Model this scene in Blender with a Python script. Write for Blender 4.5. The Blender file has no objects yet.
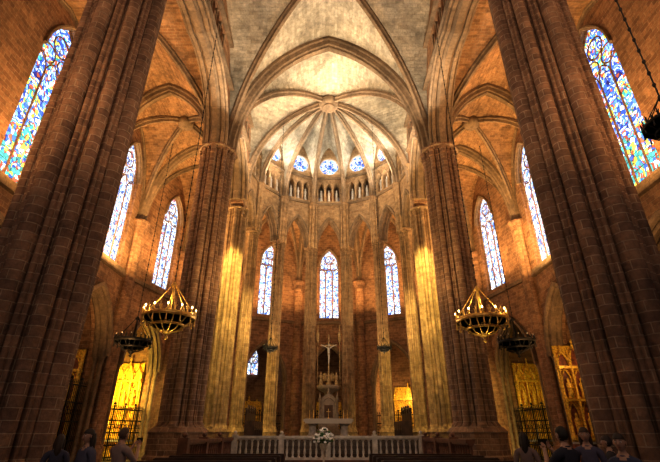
import bpy, bmesh, math, random
from mathutils import Vector, Matrix
random.seed(4)
pi=math.pi
scene=bpy.context.scene
coll=scene.collection

# ------------------------------------------------------------------ mesh builder
class MB:
    def __init__(s): s.v=[];s.f=[];s.m=[];s.uv=[];s.sm=[]
    def add(s,verts,faces,mat=0,uvs=None,smooth=False,M=None):
        o=len(s.v)
        for p in verts:
            p=Vector(p)
            s.v.append(M@p if M is not None else p)
        for k,f in enumerate(faces):
            s.f.append([i+o for i in f]); s.m.append(mat); s.uv.append(uvs[k] if uvs else None); s.sm.append(smooth)
    def box(s,c,size,mat=0,M=None):
        x,y,z=c; a,b,h=size[0]/2,size[1]/2,size[2]/2
        v=[(x-a,y-b,z-h),(x+a,y-b,z-h),(x+a,y+b,z-h),(x-a,y+b,z-h),(x-a,y-b,z+h),(x+a,y-b,z+h),(x+a,y+b,z+h),(x-a,y+b,z+h)]
        s.add(v,[(0,3,2,1),(4,5,6,7),(0,1,5,4),(1,2,6,5),(2,3,7,6),(3,0,4,7)],mat,M=M)
    def loft(s,rings,mat=0,smooth=True,closed=True,caps=True,M=None,uvz=False):
        n=len(rings[0]); vs=[p for r in rings for p in r]; fs=[];uv=[]
        cum=[0]
        mid=rings[len(rings)//2]
        for i in range(n): cum.append(cum[-1]+(Vector(mid[(i+1)%n])-Vector(mid[i])).length)
        m=n if closed else n-1
        vl=[0]
        for k in range(1,len(rings)): vl.append(vl[-1]+(Vector(rings[k][0])-Vector(rings[k-1][0])).length)
        for k in range(len(rings)-1):
            for i in range(m):
                j=(i+1)%n
                fs.append((k*n+i,k*n+j,(k+1)*n+j,(k+1)*n+i))
                if uvz: a,b=rings[k][i][2],rings[k+1][i][2]
                else: a,b=vl[k],vl[k+1]
                uv.append([(cum[i],a),(cum[i+1],a),(cum[i+1],b),(cum[i],b)])
        s.add(vs,fs,mat,uv,smooth,M)
        if caps and closed:
            s.add(rings[0],[tuple(range(n))[::-1]],mat,None,False,M)
            s.add(rings[-1],[tuple(range(n))],mat,None,False,M)
    def lathe(s,prof,seg=16,c=(0,0,0),mat=0,smooth=True,M=None,rot=0):
        rings=[[(c[0]+max(r,1e-4)*math.cos(2*pi*i/seg+rot),c[1]+max(r,1e-4)*math.sin(2*pi*i/seg+rot),c[2]+z) for i in range(seg)] for r,z in prof]
        s.loft(rings,mat,smooth,M=M)
    def tube(s,path,r,seg=6,mat=0,M=None,closed=False):
        path=[Vector(p) for p in path]; n=len(path); rings=[]
        for i,p in enumerate(path):
            if closed: t=path[(i+1)%n]-path[i-1]
            else: t=path[min(i+1,n-1)]-path[max(i-1,0)]
            t.normalize()
            up=Vector((0,0,1)) if abs(t.z)<.9 else Vector((1,0,0))
            a=t.cross(up).normalized(); b=t.cross(a)
            rr=r[i] if isinstance(r,(list,tuple)) else r
            rings.append([p+a*rr*math.cos(2*pi*k/seg)+b*rr*math.sin(2*pi*k/seg) for k in range(seg)])
        if closed: rings.append(rings[0])
        s.loft(rings,mat,True,M=M,caps=not closed)
    def sweep(s,path,n,prof,mat=0,M=None,flip=None):
        """prof: (a along n, b inward/down)"""
        path=[Vector(p) for p in path]; n=Vector(n).normalized(); N=len(path)
        tans=[(path[min(i+1,N-1)]-path[max(i-1,0)]).normalized() for i in range(N)]
        bs=[n.cross(t).normalized() for t in tans]
        k=max(range(N),key=lambda i:abs(bs[i].z))
        sg=-1 if bs[k].z>0 else 1
        if flip is not None: sg*=flip
        rings=[[p+n*a+b*sg*q for a,q in prof] for p,b in zip(path,bs)]
        s.loft(rings,mat,False,M=M)
    def sphere(s,c,r,mat=0,seg=12,rings=8,sc=(1,1,1),M=None):
        pr=[(math.sin(pi*k/rings),-math.cos(pi*k/rings)) for k in range(rings+1)]
        R=[[(c[0]+r*sc[0]*max(a,1e-3)*math.cos(2*pi*i/seg),c[1]+r*sc[1]*max(a,1e-3)*math.sin(2*pi*i/seg),c[2]+r*sc[2]*b) for i in range(seg)] for a,b in pr]
        s.loft(R,mat,True,M=M)
    def build(s,name,mats,loc=(0,0,0),rot=0,parent=None):
        me=bpy.data.meshes.new(name)
        me.from_pydata([tuple(p) for p in s.v],[],s.f)
        for m in mats: me.materials.append(m)
        me.polygons.foreach_set('material_index',s.m)
        me.polygons.foreach_set('use_smooth',s.sm)
        uvl=me.uv_layers.new(name='UVMap')
        for p in me.polygons:
            u=s.uv[p.index]
            if u is None:
                nn=p.normal
                if abs(nn.z)>.75:
                    for li,vi in zip(p.loop_indices,p.vertices):
                        q=me.vertices[vi].co; uvl.data[li].uv=(q.x,q.y)
                else:
                    t=Vector((-nn.y,nn.x,0)); t.normalize()
                    for li,vi in zip(p.loop_indices,p.vertices):
                        q=me.vertices[vi].co; uvl.data[li].uv=(q.dot(t),q.z)
            else:
                for li,c in zip(p.loop_indices,u): uvl.data[li].uv=c
        me.update()
        ob=bpy.data.objects.new(name,me); coll.objects.link(ob)
        ob.location=loc; ob.rotation_euler=(0,0,rot)
        if parent: ob.parent=parent
        return ob

# ------------------------------------------------------------------ materials
def nodes(name):
    m=bpy.data.materials.new(name); m.use_nodes=True
    nt=m.node_tree; b=nt.nodes['Principled BSDF']; return m,nt,b
def N(nt,t,**k):
    n=nt.nodes.new(t)
    for a,b in k.items(): setattr(n,a,b)
    return n
def stone(name,c1,c2,mort,bw=.62,bh=.3,ms=.014,rough=.85,nscale=.45,vlo=.6,vhi=1.3,bump=.8,grime=.45):
    m,nt,b=nodes(name); L=nt.links.new
    uv=N(nt,'ShaderNodeTexCoord')
    br=N(nt,'ShaderNodeTexBrick'); br.inputs['Scale'].default_value=1
    br.inputs['Brick Width'].default_value=bw; br.inputs['Row Height'].default_value=bh
    br.inputs['Mortar Size'].default_value=ms; br.inputs['Mortar Smooth'].default_value=.3
    br.inputs['Color1'].default_value=(*c1,1); br.inputs['Color2'].default_value=(*c2,1); br.inputs['Mortar'].default_value=(*mort,1)
    L(uv.outputs['UV'],br.inputs['Vector'])
    n1=N(nt,'ShaderNodeTexNoise'); n1.inputs['Scale'].default_value=nscale; n1.inputs['Detail'].default_value=8; n1.inputs['Roughness'].default_value=.7
    L(uv.outputs['Object'],n1.inputs['Vector'])
    mr=N(nt,'ShaderNodeMapRange'); mr.inputs['From Min'].default_value=.32; mr.inputs['From Max'].default_value=.68
    mr.inputs['To Min'].default_value=vlo; mr.inputs['To Max'].default_value=vhi
    L(n1.outputs['Fac'],mr.inputs['Value'])
    n3=N(nt,'ShaderNodeTexNoise'); n3.inputs['Scale'].default_value=3.5; n3.inputs['Detail'].default_value=6; n3.inputs['Roughness'].default_value=.75
    L(uv.outputs['Object'],n3.inputs['Vector'])
    m3=N(nt,'ShaderNodeMapRange'); m3.inputs['From Min'].default_value=.3; m3.inputs['From Max'].default_value=.7
    m3.inputs['To Min'].default_value=1-grime; m3.inputs['To Max'].default_value=1+grime*.6
    L(n3.outputs['Fac'],m3.inputs['Value'])
    mm=N(nt,'ShaderNodeMath',operation='MULTIPLY'); L(mr.outputs['Result'],mm.inputs[0]); L(m3.outputs['Result'],mm.inputs[1])
    mx=N(nt,'ShaderNodeVectorMath',operation='SCALE'); L(br.outputs['Color'],mx.inputs[0]); L(mm.outputs[0],mx.inputs['Scale'])
    L(mx.outputs['Vector'],b.inputs['Base Color'])
    n2=N(nt,'ShaderNodeTexNoise'); n2.inputs['Scale'].default_value=9; n2.inputs['Detail'].default_value=4
    L(uv.outputs['Object'],n2.inputs['Vector'])
    ad=N(nt,'ShaderNodeMath',operation='SUBTRACT'); L(n2.outputs['Fac'],ad.inputs[0]); L(br.outputs['Fac'],ad.inputs[1])
    bp=N(nt,'ShaderNodeBump'); bp.inputs['Strength'].default_value=bump; bp.inputs['Distance'].default_value=.045
    L(ad.outputs[0],bp.inputs['Height']); L(bp.outputs['Normal'],b.inputs['Normal'])
    b.inputs['Roughness'].default_value=rough
    return m
def plain(name,c,rough=.6,metal=0,emit=0,nv=.25,scale=6,ec=None):
    m,nt,b=nodes(name); L=nt.links.new
    tc=N(nt,'ShaderNodeTexCoord'); n1=N(nt,'ShaderNodeTexNoise'); n1.inputs['Scale'].default_value=scale; n1.inputs['Detail'].default_value=4
    L(tc.outputs['Object'],n1.inputs['Vector'])
    mr=N(nt,'ShaderNodeMapRange'); mr.inputs['From Min'].default_value=.3; mr.inputs['From Max'].default_value=.7
    mr.inputs['To Min'].default_value=1-nv; mr.inputs['To Max'].default_value=1+nv
    L(n1.outputs['Fac'],mr.inputs['Value'])
    mx=N(nt,'ShaderNodeVectorMath',operation='SCALE'); mx.inputs[0].default_value=c; L(mr.outputs['Result'],mx.inputs['Scale'])
    L(mx.outputs['Vector'],b.inputs['Base Color'])
    b.inputs['Roughness'].default_value=rough; b.inputs['Metallic'].default_value=metal
    if emit:
        b.inputs['Emission Color'].default_value=(*(ec or c),1); b.inputs['Emission Strength'].default_value=emit
    return m
def glass(name,pal,strength,scale=3.2,ys=1.0,tilt=0):
    m,nt,b=nodes(name); L=nt.links.new
    tc=N(nt,'ShaderNodeTexCoord'); mp=N(nt,'ShaderNodeMapping'); mp.inputs['Scale'].default_value=(1,ys,1)
    L(tc.outputs['UV'],mp.inputs['Vector'])
    v=N(nt,'ShaderNodeTexVoronoi'); v.inputs['Scale'].default_value=scale; L(mp.outputs['Vector'],v.inputs['Vector'])
    e=N(nt,'ShaderNodeTexVoronoi',feature='DISTANCE_TO_EDGE'); e.inputs['Scale'].default_value=scale; L(mp.outputs['Vector'],e.inputs['Vector'])
    sep=N(nt,'ShaderNodeSeparateColor'); L(v.outputs['Color'],sep.inputs[0])
    n=N(nt,'ShaderNodeTexNoise'); n.inputs['Scale'].default_value=.9; n.inputs['Detail'].default_value=1; L(mp.outputs['Vector'],n.inputs['Vector'])
    a=N(nt,'ShaderNodeMath',operation='MULTIPLY'); L(sep.outputs[0],a.inputs[0]); a.inputs[1].default_value=.7
    a2=N(nt,'ShaderNodeMath',operation='MULTIPLY_ADD'); L(n.outputs['Fac'],a2.inputs[0]); a2.inputs[1].default_value=1.1; a2.inputs[2].default_value=-.4
    a3=N(nt,'ShaderNodeMath',operation='ADD'); L(a.outputs[0],a3.inputs[0]); L(a2.outputs[0],a3.inputs[1])
    cr=N(nt,'ShaderNodeValToRGB'); cr.color_ramp.interpolation='CONSTANT'
    els=cr.color_ramp.elements
    while len(els)>1: els.remove(els[-1])
    els[0].position=0; els[0].color=(*pal[0],1)
    for i,c in enumerate(pal[1:]):
        el=els.new((i+1)/len(pal)); el.color=(*c,1)
    if tilt:
        sx=N(nt,'ShaderNodeSeparateXYZ'); L(tc.outputs['UV'],sx.inputs[0])
        g=N(nt,'ShaderNodeMapRange'); g.inputs['From Min'].default_value=11.7; g.inputs['From Max'].default_value=16.5; g.inputs['To Min'].default_value=tilt; g.inputs['To Max'].default_value=-.03
        L(sx.outputs[1],g.inputs['Value'])
        a4=N(nt,'ShaderNodeMath',operation='ADD'); L(a3.outputs[0],a4.inputs[0]); L(g.outputs['Result'],a4.inputs[1]); a3=a4
    L(a3.outputs[0],cr.inputs['Fac'])
    ed=N(nt,'ShaderNodeMapRange'); ed.inputs['From Min'].default_value=.01; ed.inputs['From Max'].default_value=.06; ed.inputs['To Min'].default_value=.05; ed.inputs['To Max'].default_value=1
    L(e.outputs['Distance'],ed.inputs['Value'])
    pb=N(nt,'ShaderNodeMapRange'); pb.inputs['To Min'].default_value=.5; pb.inputs['To Max'].default_value=1.3; L(sep.outputs[1],pb.inputs['Value'])
    mu=N(nt,'ShaderNodeMath',operation='MULTIPLY'); L(ed.outputs['Result'],mu.inputs[0]); L(pb.outputs['Result'],mu.inputs[1])
    mx=N(nt,'ShaderNodeVectorMath',operation='SCALE'); L(cr.outputs['Color'],mx.inputs[0]); L(mu.outputs[0],mx.inputs['Scale'])
    L(mx.outputs['Vector'],b.inputs['Emission Color']); b.inputs['Emission Strength'].default_value=strength
    b.inputs['Base Color'].default_value=(.03,.03,.05,1); b.inputs['Roughness'].default_value=.2
    return m

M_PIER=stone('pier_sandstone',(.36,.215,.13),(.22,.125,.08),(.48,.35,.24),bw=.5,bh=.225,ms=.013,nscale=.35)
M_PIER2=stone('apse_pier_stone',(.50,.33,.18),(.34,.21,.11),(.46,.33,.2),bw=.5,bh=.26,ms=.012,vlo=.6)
M_WALL=stone('wall_sandstone',(.46,.26,.14),(.27,.14,.075),(.48,.33,.2),bw=.5,bh=.235,ms=.013)
M_AV=stone('aisle_vault_brick',(.48,.28,.145),(.29,.155,.075),(.48,.33,.2),bw=.42,bh=.2,ms=.012,vlo=.5)
M_NV=stone('nave_vault_stone',(.66,.58,.46),(.47,.40,.30),(.64,.56,.45),bw=.55,bh=.26,ms=.012,vlo=.42,vhi=1.3,nscale=.28,grime=.4)
M_RIB=stone('rib_stone',(.31,.215,.135),(.22,.15,.09),(.17,.115,.07),bw=.8,bh=3,ms=.012)
M_FLOOR=stone('floor_marble',(.16,.13,.11),(.10,.085,.08),(.05,.045,.04),bw=1,bh=1,rough=.3,bump=.05)
M_MARB=plain('white_marble',(.56,.52,.47),.4)
M_STEP=plain('step_stone',(.10,.075,.06),.6)
M_GOLD=plain('gilded_metal',(.9,.6,.18),.35,.7)
M_GOLDW=plain('gilded_wood',(.95,.62,.09),.4,.15,nv=.5,scale=9)
M_GOLDD=plain('aged_gilding',(.42,.29,.14),.5,.15,nv=.5,scale=9)
M_IRON=plain('wrought_iron',(.03,.026,.024),.5,.6)
M_WOOD=plain('dark_oak',(.07,.035,.02),.45,nv=.4,scale=4)
M_REDW=plain('red_marble',(.16,.07,.045),.4,nv=.4,scale=4)
M_BULB=plain('candle_bulb',(1,.75,.35),.4,emit=9,ec=(1,.72,.3))
M_CLOTH=plain('altar_cloth',(.6,.57,.52),.8,nv=.05)
M_PAINT=plain('painted_panel',(.28,.09,.05),.5,nv=.7,scale=5)
M_LEAF=plain('foliage',(.05,.13,.03),.6,nv=.4,scale=20)
M_PETAL=plain('white_petals',(.75,.72,.68),.6,nv=.1,scale=20)
palA=[(.01,.02,.16),(.03,.10,.55),(.55,.75,1),(.05,.14,.6),(.25,.5,1),(.02,.07,.4),(.8,.92,1),(.10,.28,.9),(.55,.12,.06),(.9,.95,1),(.04,.12,.6),(.95,.75,.12),(.05,.42,.36),(.9,.66,.08),(.55,.09,.04),(.08,.45,.42)]
palB=[(.04,.09,.32),(.16,.30,.68),(.62,.77,1),(.06,.15,.5),(.88,.94,1),(.28,.46,.9),(.82,.76,.5),(.9,.95,1),(.5,.2,.22),(.77,.88,1),(.18,.36,.8),(.85,.92,1),(.10,.2,.55),(.8,.85,.9)]
palC=[(.02,.06,.25),(.04,.16,.75),(.25,.55,1),(.7,.88,1),(.05,.12,.55),(.45,.75,1)]
M_GA=glass('stained_glass_colourful',palA,1.5,5.2,.85,.32)
M_GB=glass('stained_glass_pale',palB,1.35,5.6,.8)
M_GC=glass('stained_glass_blue',palC,1.6,5)

# ------------------------------------------------------------------ arch helpers
def prof(x,ratio):
    x=abs(x); c=(ratio*ratio-1)/2; R=1+c
    return math.sqrt(max(0,R*R-(x+c)**2))
def arch(uc,w,zs,za,n=9):
    h=w/2; ratio=(za-zs)/h; o=[]
    for i in range(-n,n+1):
        x=math.sin(pi/2*i/n); o.append((uc+h*x, zs+h*prof(x,ratio)))
    return o
def opening(uc,w,zb,zs,za,n=9):
    return [(uc-w/2,zb)]+arch(uc,w,zs,za,n)+[(uc+w/2,zb)]
def circle(uc,zc,r,n=24): return [(uc+r*math.cos(2*pi*i/n),zc+r*math.sin(2*pi*i/n)) for i in range(n)]
def fill2d(loops,thick):
    cu=bpy.data.curves.new('t','CURVE'); cu.dimensions='2D'; cu.fill_mode='BOTH'; cu.extrude=thick/2
    for Lp in loops:
        sp=cu.splines.new('POLY'); sp.points.add(len(Lp)-1)
        for p,(x,y) in zip(sp.points,Lp): p.co=(x,y,0,1)
        sp.use_cyclic_u=True
    ob=bpy.data.objects.new('t',cu); coll.objects.link(ob)
    dg=bpy.context.evaluated_depsgraph_get()
    me=bpy.data.meshes.new_from_object(ob.evaluated_get(dg))
    v=[tuple(p.co) for p in me.vertices]; f=[tuple(p.vertices) for p in me.polygons]
    bpy.data.objects.remove(ob); bpy.data.curves.remove(cu); bpy.data.meshes.remove(me)
    return v,f
def frame(p0,p1,off=0):
    d=Vector((p1[0]-p0[0],p1[1]-p0[1],0)); L=d.length; d.normalize(); n=Vector((-d.y,d.x,0))
    o=Vector((p0[0],p0[1],0))+n*off
    return Matrix(((d.x,0,n.x,o.x),(d.y,0,n.y,o.y),(0,1,0,0),(0,0,0,1))),L
def wall(mb,p0,p1,loops,thick,off,mat=0):
    M,L=frame(p0,p1,off); v,f=fill2d(loops,thick); mb.add(v,f,mat,M=M); return M,L
RIBP=[(-.17,-.05),(-.17,.08),(-.10,.12),(-.07,.3),(.07,.3),(.10,.12),(.17,.08),(.17,-.05)]
def sc(P,k,k2=None): return [(a*k,b*(k2 or k)) for a,b in P]

# ------------------------------------------------------------------ piers
def pier_section(N_=192):
    cs=[(0,0,.72)]
    for i in range(4): cs.append((.81*math.cos(i*pi/2),.81*math.sin(i*pi/2),.19))
    for i in range(4): cs.append((.80*math.cos(i*pi/2+pi/4),.80*math.sin(i*pi/2+pi/4),.15))
    for i in range(4):
        for d in (-1,1):
            a=i*pi/2+d*.35; cs.append((.80*math.cos(a),.80*math.sin(a),.062))
            a=i*pi/2+d*.49; cs.append((.80*math.cos(a),.80*math.sin(a),.045))
    out=[]
    for k in range(N_):
        th=2*pi*k/N_; dx,dy=math.cos(th),math.sin(th); best=.5
        for x,y,r in cs:
            b=x*dx+y*dy; d=b*b-(x*x+y*y-r*r)
            if d>0: best=max(best,b+math.sqrt(d))
        out.append((best*dx,best*dy))
    return out
SEC=pier_section()
def octa(r,n,cx,cy,z):
    o=[]
    for k in range(n):
        th=2*pi*k/n; a=(th+pi/8)%(pi/4)-pi/8
        q=r*math.cos(pi/8)/math.cos(a); o.append((cx+q*math.cos(th),cy+q*math.sin(th),z))
    return o
def pier(name,x,y,R,ztop,mat,base=2.0,z0=0,rot=0,captop=.7,bk=1.0):
    mb=MB(); n=len(SEC)
    def ring(k,z): return [(a*R*k,b*R*k,z) for a,b in SEC]
    def oc(k,z): return octa(R*k*bk,n,0,0,z)
    b=base
    rings=[oc(1.36,z0),oc(1.36,z0+b*.3),oc(1.26,z0+b*.36),oc(1.26,z0+b*.75),oc(1.31,z0+b*.8),oc(1.16,z0+b*.88),ring(1.08,z0+b*.95),ring(1,z0+b)]
    rings+= [ring(1,z0+b+(ztop-z0-b)*i/6) for i in range(1,7)]
    rings+= [ring(1.07,ztop+.03),ring(1.07,ztop+.1),ring(1.0,ztop+.14),ring(1.02,ztop+captop*.5),ring(1.1,ztop+captop*.8),oc(1.17,ztop+captop*.84),oc(1.17,ztop+captop)]
    mb.loft(rings,0,False,uvz=True)
    for i in range(24):
        a=2*pi*i/24; mb.sphere((R*1.01*math.cos(a),R*1.01*math.sin(a),ztop+captop*.6),.065*R,0,6,4)
    return mb.build(name,[mat],(x,y,0),rot)

YB=[-2.0,9.5,21.0,27.5]; PX=6.75; CAP=16.3
for sx in (-1,1):
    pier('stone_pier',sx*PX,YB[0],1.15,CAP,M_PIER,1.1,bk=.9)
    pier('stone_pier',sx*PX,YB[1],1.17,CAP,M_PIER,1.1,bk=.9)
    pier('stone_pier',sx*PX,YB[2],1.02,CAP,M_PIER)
    pier('stone_pier',sx*6.8,YB[3],.72,15.8,M_PIER2)
AC=(0,27.5); RI=6.8; RO=14.0; DA=pi/7
def pol(R,a): return (AC[0]+R*math.sin(a),AC[1]+R*math.cos(a))
angs=[-pi/2+DA*k for k in range(8)]
for k in range(1,7):
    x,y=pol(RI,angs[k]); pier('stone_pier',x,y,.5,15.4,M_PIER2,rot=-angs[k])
mb=MB()
for k in range(0,8):
    x,y=pol(RI-.5,angs[k])
    mb.lathe([(.17,16.1),(.17,20.0),(.24,20.1),(.17,20.2),(.27,20.5),(.3,20.6)],12,(x,y,0))
    for d in (-.28,.28):
        xx,yy=x+d*math.cos(angs[k]),y-d*math.sin(angs[k])
        mb.lathe([(.1,16.1),(.1,20.1),(.17,20.5)],8,(xx,yy,0))
mb.build('trim_apse_shafts',[M_PIER2])

# ------------------------------------------------------------------ vaults
AZ=22.3
def quad_vault(mb,ribs,cs,za,ratio=1.35,n=14,mat=0,diag=True,ribk=1.0):
    c=[Vector(p) for p in cs]
    def P(s,t,dz=0):
        a=(1-s)/2; b=(1-t)/2
        q=c[0]*a*b+c[1]*(1-a)*b+c[2]*(1-a)*(1-b)+c[3]*a*(1-b)
        m=min(abs(s),abs(t)); q=q.copy(); q.z=q.z+(za-q.z)*prof(m,ratio)/ratio+dz
        return q
    g=[math.sin(pi/2*i/n) for i in range(-n,n+1)]; K=len(g)
    vs=[P(s,t) for s in g for t in g]; fs=[];uv=[]
    ls=(c[1]-c[0]).length/2; lt=(c[3]-c[0]).length/2
    def U(i,j,which):
        p=vs[i*K+j]
        if which: return (g[j]*lt, g[i]*ls+(za-p.z)*(1 if g[i]>=0 else -1)*.8)
        return (g[i]*ls, g[j]*lt+(za-p.z)*(1 if g[j]>=0 else -1)*.8)
    for i in range(K-1):
        for j in range(K-1):
            ms=(g[i]+g[i+1])/2; mt=(g[j]+g[j+1])/2
            q=[(i,j),(i+1,j),(i+1,j+1),(i,j+1)]
            tr=[(q[0],q[1],q[2]),(q[0],q[2],q[3])] if ms*mt>0 else [(q[0],q[1],q[3]),(q[1],q[2],q[3])]
            for t in tr:
                cs_=sum(abs(g[a]) for a,b in t); ct_=sum(abs(g[b]) for a,b in t)
                w=cs_<ct_
                fs.append([a*K+b for a,b in t]); uv.append([U(a,b,w) for a,b in t])
    mb.add(vs,fs,mat,uv,True)
    if diag:
        for sg in (1,-1):
            path=[P(s,s*sg,-.02) for s in g]
            d=path[-1]-path[0]; nrm=Vector((-d.y,d.x,0))
            ribs.sweep(path,nrm,sc(RIBP,ribk))
        k=P(0,0); ribs.lathe([(.1,-.6),(.5,-.55),(.6,-.3),(.55,0)],16,k)
    return P,g
def edge(P,g,which):
    return {'t-':[P(s,-1) for s in g],'t+':[P(s,1) for s in g],'s-':[P(-1,t) for t in g],'s+':[P(1,t) for t in g]}[which]
ribs=MB(); nv=MB(); av=MB()
ZS=17.0
WX=6.3
BIG=[(-.55,-.1),(-.55,.22),(-.46,.30),(-.40,.24),(-.34,.5),(-.24,.56),(-.20,.48),(-.14,.64),(.14,.64),(.20,.48),(.24,.56),(.34,.5),(.40,.24),(.46,.30),(.55,.22),(.55,-.1)]
for b in (0,1):
    y0,y1=YB[b],YB[b+1]
    P,g=quad_vault(nv,ribs,[(-WX,y0,ZS),(WX,y0,ZS),(WX,y1,ZS),(-WX,y1,ZS)],26.6,1.3,ribk=1.25)
    if b==0: ribs.sweep(edge(P,g,'t-'),(0,1,0),BIG)
    ribs.sweep(edge(P,g,'t+'),(0,1,0),BIG)
for sx in (-1,1):
    for b in (0,1,2):
        y0,y1=YB[b],YB[b+1]
        xi,xo=sx*6.9,sx*14.05
        P,g=quad_vault(av,ribs,[(xi,y0,ZS-.1),(xo,y0,15.2),(xo,y1,15.2),(xi,y1,ZS-.1)],AZ,1.25,n=12)
        if b==0: ribs.sweep(edge(P,g,'t-'),(0,1,0),sc(BIG,.8))
        ribs.sweep(edge(P,g,'t+'),(0,1,0),sc(BIG,.8))
        ribs.sweep(edge(P,g,'s+'),(1,0,0),sc(RIBP,1))
for k in range(7):
    a0,a1=angs[k],angs[k+1]
    p=[pol(RI+.1,a0),pol(RI+.1,a1),pol(RO+.05,a1),pol(RO+.05,a0)]
    P,g=quad_vault(av,ribs,[(p[0][0],p[0][1],16.9),(p[1][0],p[1][1],16.9),(p[2][0],p[2][1],15.2),(p[3][0],p[3][1],15.2)],AZ,1.25,n=8,ribk=.8)
    e=edge(P,g,'s+'); d=e[-1]-e[0]
    if k<6: ribs.sweep(e,Vector((-d.y,d.x,0)),sc(BIG,.5))
KEY=Vector((0,27.3,27.0))
corn=[(-WX,21.0,ZS)]+[(pol(RI-.35,a)[0],pol(RI-.35,a)[1],20.6) for a in angs]+[(WX,21.0,ZS)]
corn[1]=(-6.4,27.5,19.0); corn[8]=(6.4,27.5,19.0)
RA=1.3
def sector(A,B,n=12):
    A=Vector(A);B=Vector(B)
    gr=[math.sin(pi/2*i/n) for i in range(n+1)]; gt=[math.sin(pi/2*i/n) for i in range(-n,n+1)]
    vs=[];uvv=[]
    hw=(B-A).length/2; mid=(A+B)/2; ln=Vector((mid.x-KEY.x,mid.y-KEY.y)).length
    for r in gr:
        for t in gt:
            e=mid+(B-A)/2*t
            x=KEY.x+(e.x-KEY.x)*r; y=KEY.y+(e.y-KEY.y)*r
            q=prof(r,RA)/RA; p=prof(t,RA)/RA
            z=e.z+(KEY.z-e.z)*(q+(1-q)*p)
            vs.append((x,y,z)); sg=1 if t>=0 else -1
            uvv.append((r*ln,t*hw*r+sg*(KEY.z-z)*.8))
    K=len(gt); fs=[];uv=[]
    for i in range(n):
        for j in range(K-1):
            f=(i*K+j,(i+1)*K+j,(i+1)*K+j+1,i*K+j+1); fs.append(f); uv.append([uvv[a] for a in f])
    nv.add(vs,fs,0,uv,True)
def rib_to(A,k=1.0):
    A=Vector(A); n=14; path=[]
    for i in range(n,-1,-1):
        r=math.sin(pi/2*i/n); q=prof(r,RA)/RA
        path.append(Vector((KEY.x+(A.x-KEY.x)*r,KEY.y+(A.y-KEY.y)*r,A.z+(KEY.z-A.z)*q-.03)))
    d=path[-1]-path[0]; ribs.sweep(path,Vector((-d.y,d.x,0)),sc(RIBP,k))
for i in range(len(corn)-1): sector(corn[i],corn[i+1])
sector(corn[-1],corn[0],14)
for c in corn: rib_to(c,1.15)
ribs.lathe([(.1,-.7),(.7,-.68),(.85,-.5),(.9,-.3),(.8,0)],20,KEY)
ribs.lathe([(.38,-.8),(.5,-.85),(.56,-.75),(.5,-.65)],20,KEY)
nv.build('ceiling',[M_NV]); av.build('ceiling_aisles',[M_AV])
ribs.build('trim_ribs',[M_RIB])

# ------------------------------------------------------------------ walls
TH=.9
def arcade_loop(L,m,zb,zs,za,zt):
    return [(0,zb),(m,zb),(m,zs-.001)]+arch(L/2,L-2*m,zs,za,12)+[(L-m,zb),(L,zb),(L,zt),(0,zt)]
SECARCH=[(-.3,-.12),(-.3,.06),(-.2,.12),(-.14,.08),(-.1,.2),(.1,.2),(.14,.08),(.2,.12),(.3,.06),(.3,-.12)]
trim=MB()
nb=0
for sx in (-1,1):
    mb=MB()
    for b in range(3):
        y0,y1=YB[b],YB[b+1]; L=y1-y0
        za=20.7
        m=.9 if b<2 else .8
        loops=[arcade_loop(L,m,16.8,17.0,za,27.4)]
        nar=5 if b<2 else 4
        sp=.85; c0=L/2-(nar-1)*sp/2
        for i in range(nar): loops.append(opening(c0+i*sp,.62,21.7,22.9,23.45,5))
        loops.append(circle(L/2,24.9,.85,24))
        M_,_=wall(mb,(sx*6.75,y0),(sx*6.75,y1),loops,TH,0,0)
        for w in (-.45,.45):
            path=[M_@Vector((u,z,w)) for u,z in arch(L/2,L-2*m,17.0,za,12)]
            trim.sweep(path,(1,0,0),sc(SECARCH,.9))
        path=[M_@Vector((u,z,0)) for u,z in arch(L/2,L-2*m,17.0,za,12)]
        trim.sweep(path,(1,0,0),[(-.3,-.1),(-.3,.12),(-.15,.28),(.15,.28),(.3,.12),(.3,-.1)])
        mb.box((sx*8.0,(y0+y1)/2,24.6),(.15,L,4.7),0)
        for zz in (21.35,23.75): trim.box((sx*6.2,(y0+y1)/2,zz),(.34,L-1.6,.16))
        for i in range(nar+1):
            trim.lathe([(.1,0),(.07,.06),(.055,.12),(.055,1.15),(.12,1.28)],8,(sx*6.2,y0+c0-sp/2+i*sp,21.6))
        for rr in (.87,.45):
            trim.tube([(sx*6.28,y0+L/2+rr*math.cos(a*pi/12),24.9+rr*math.sin(a*pi/12)) for a in range(24)],.08,6,closed=True)
        gl=MB(); v,f=fill2d([circle(L/2,24.9,.85,24)],.02); gl.add(v,f,0,M=M_); nb+=1
        gl.build('window_%d'%nb,[M_GC])
    mb.build('wall_nave_'+('left' if sx<0 else 'right'),[M_WALL])

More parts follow.
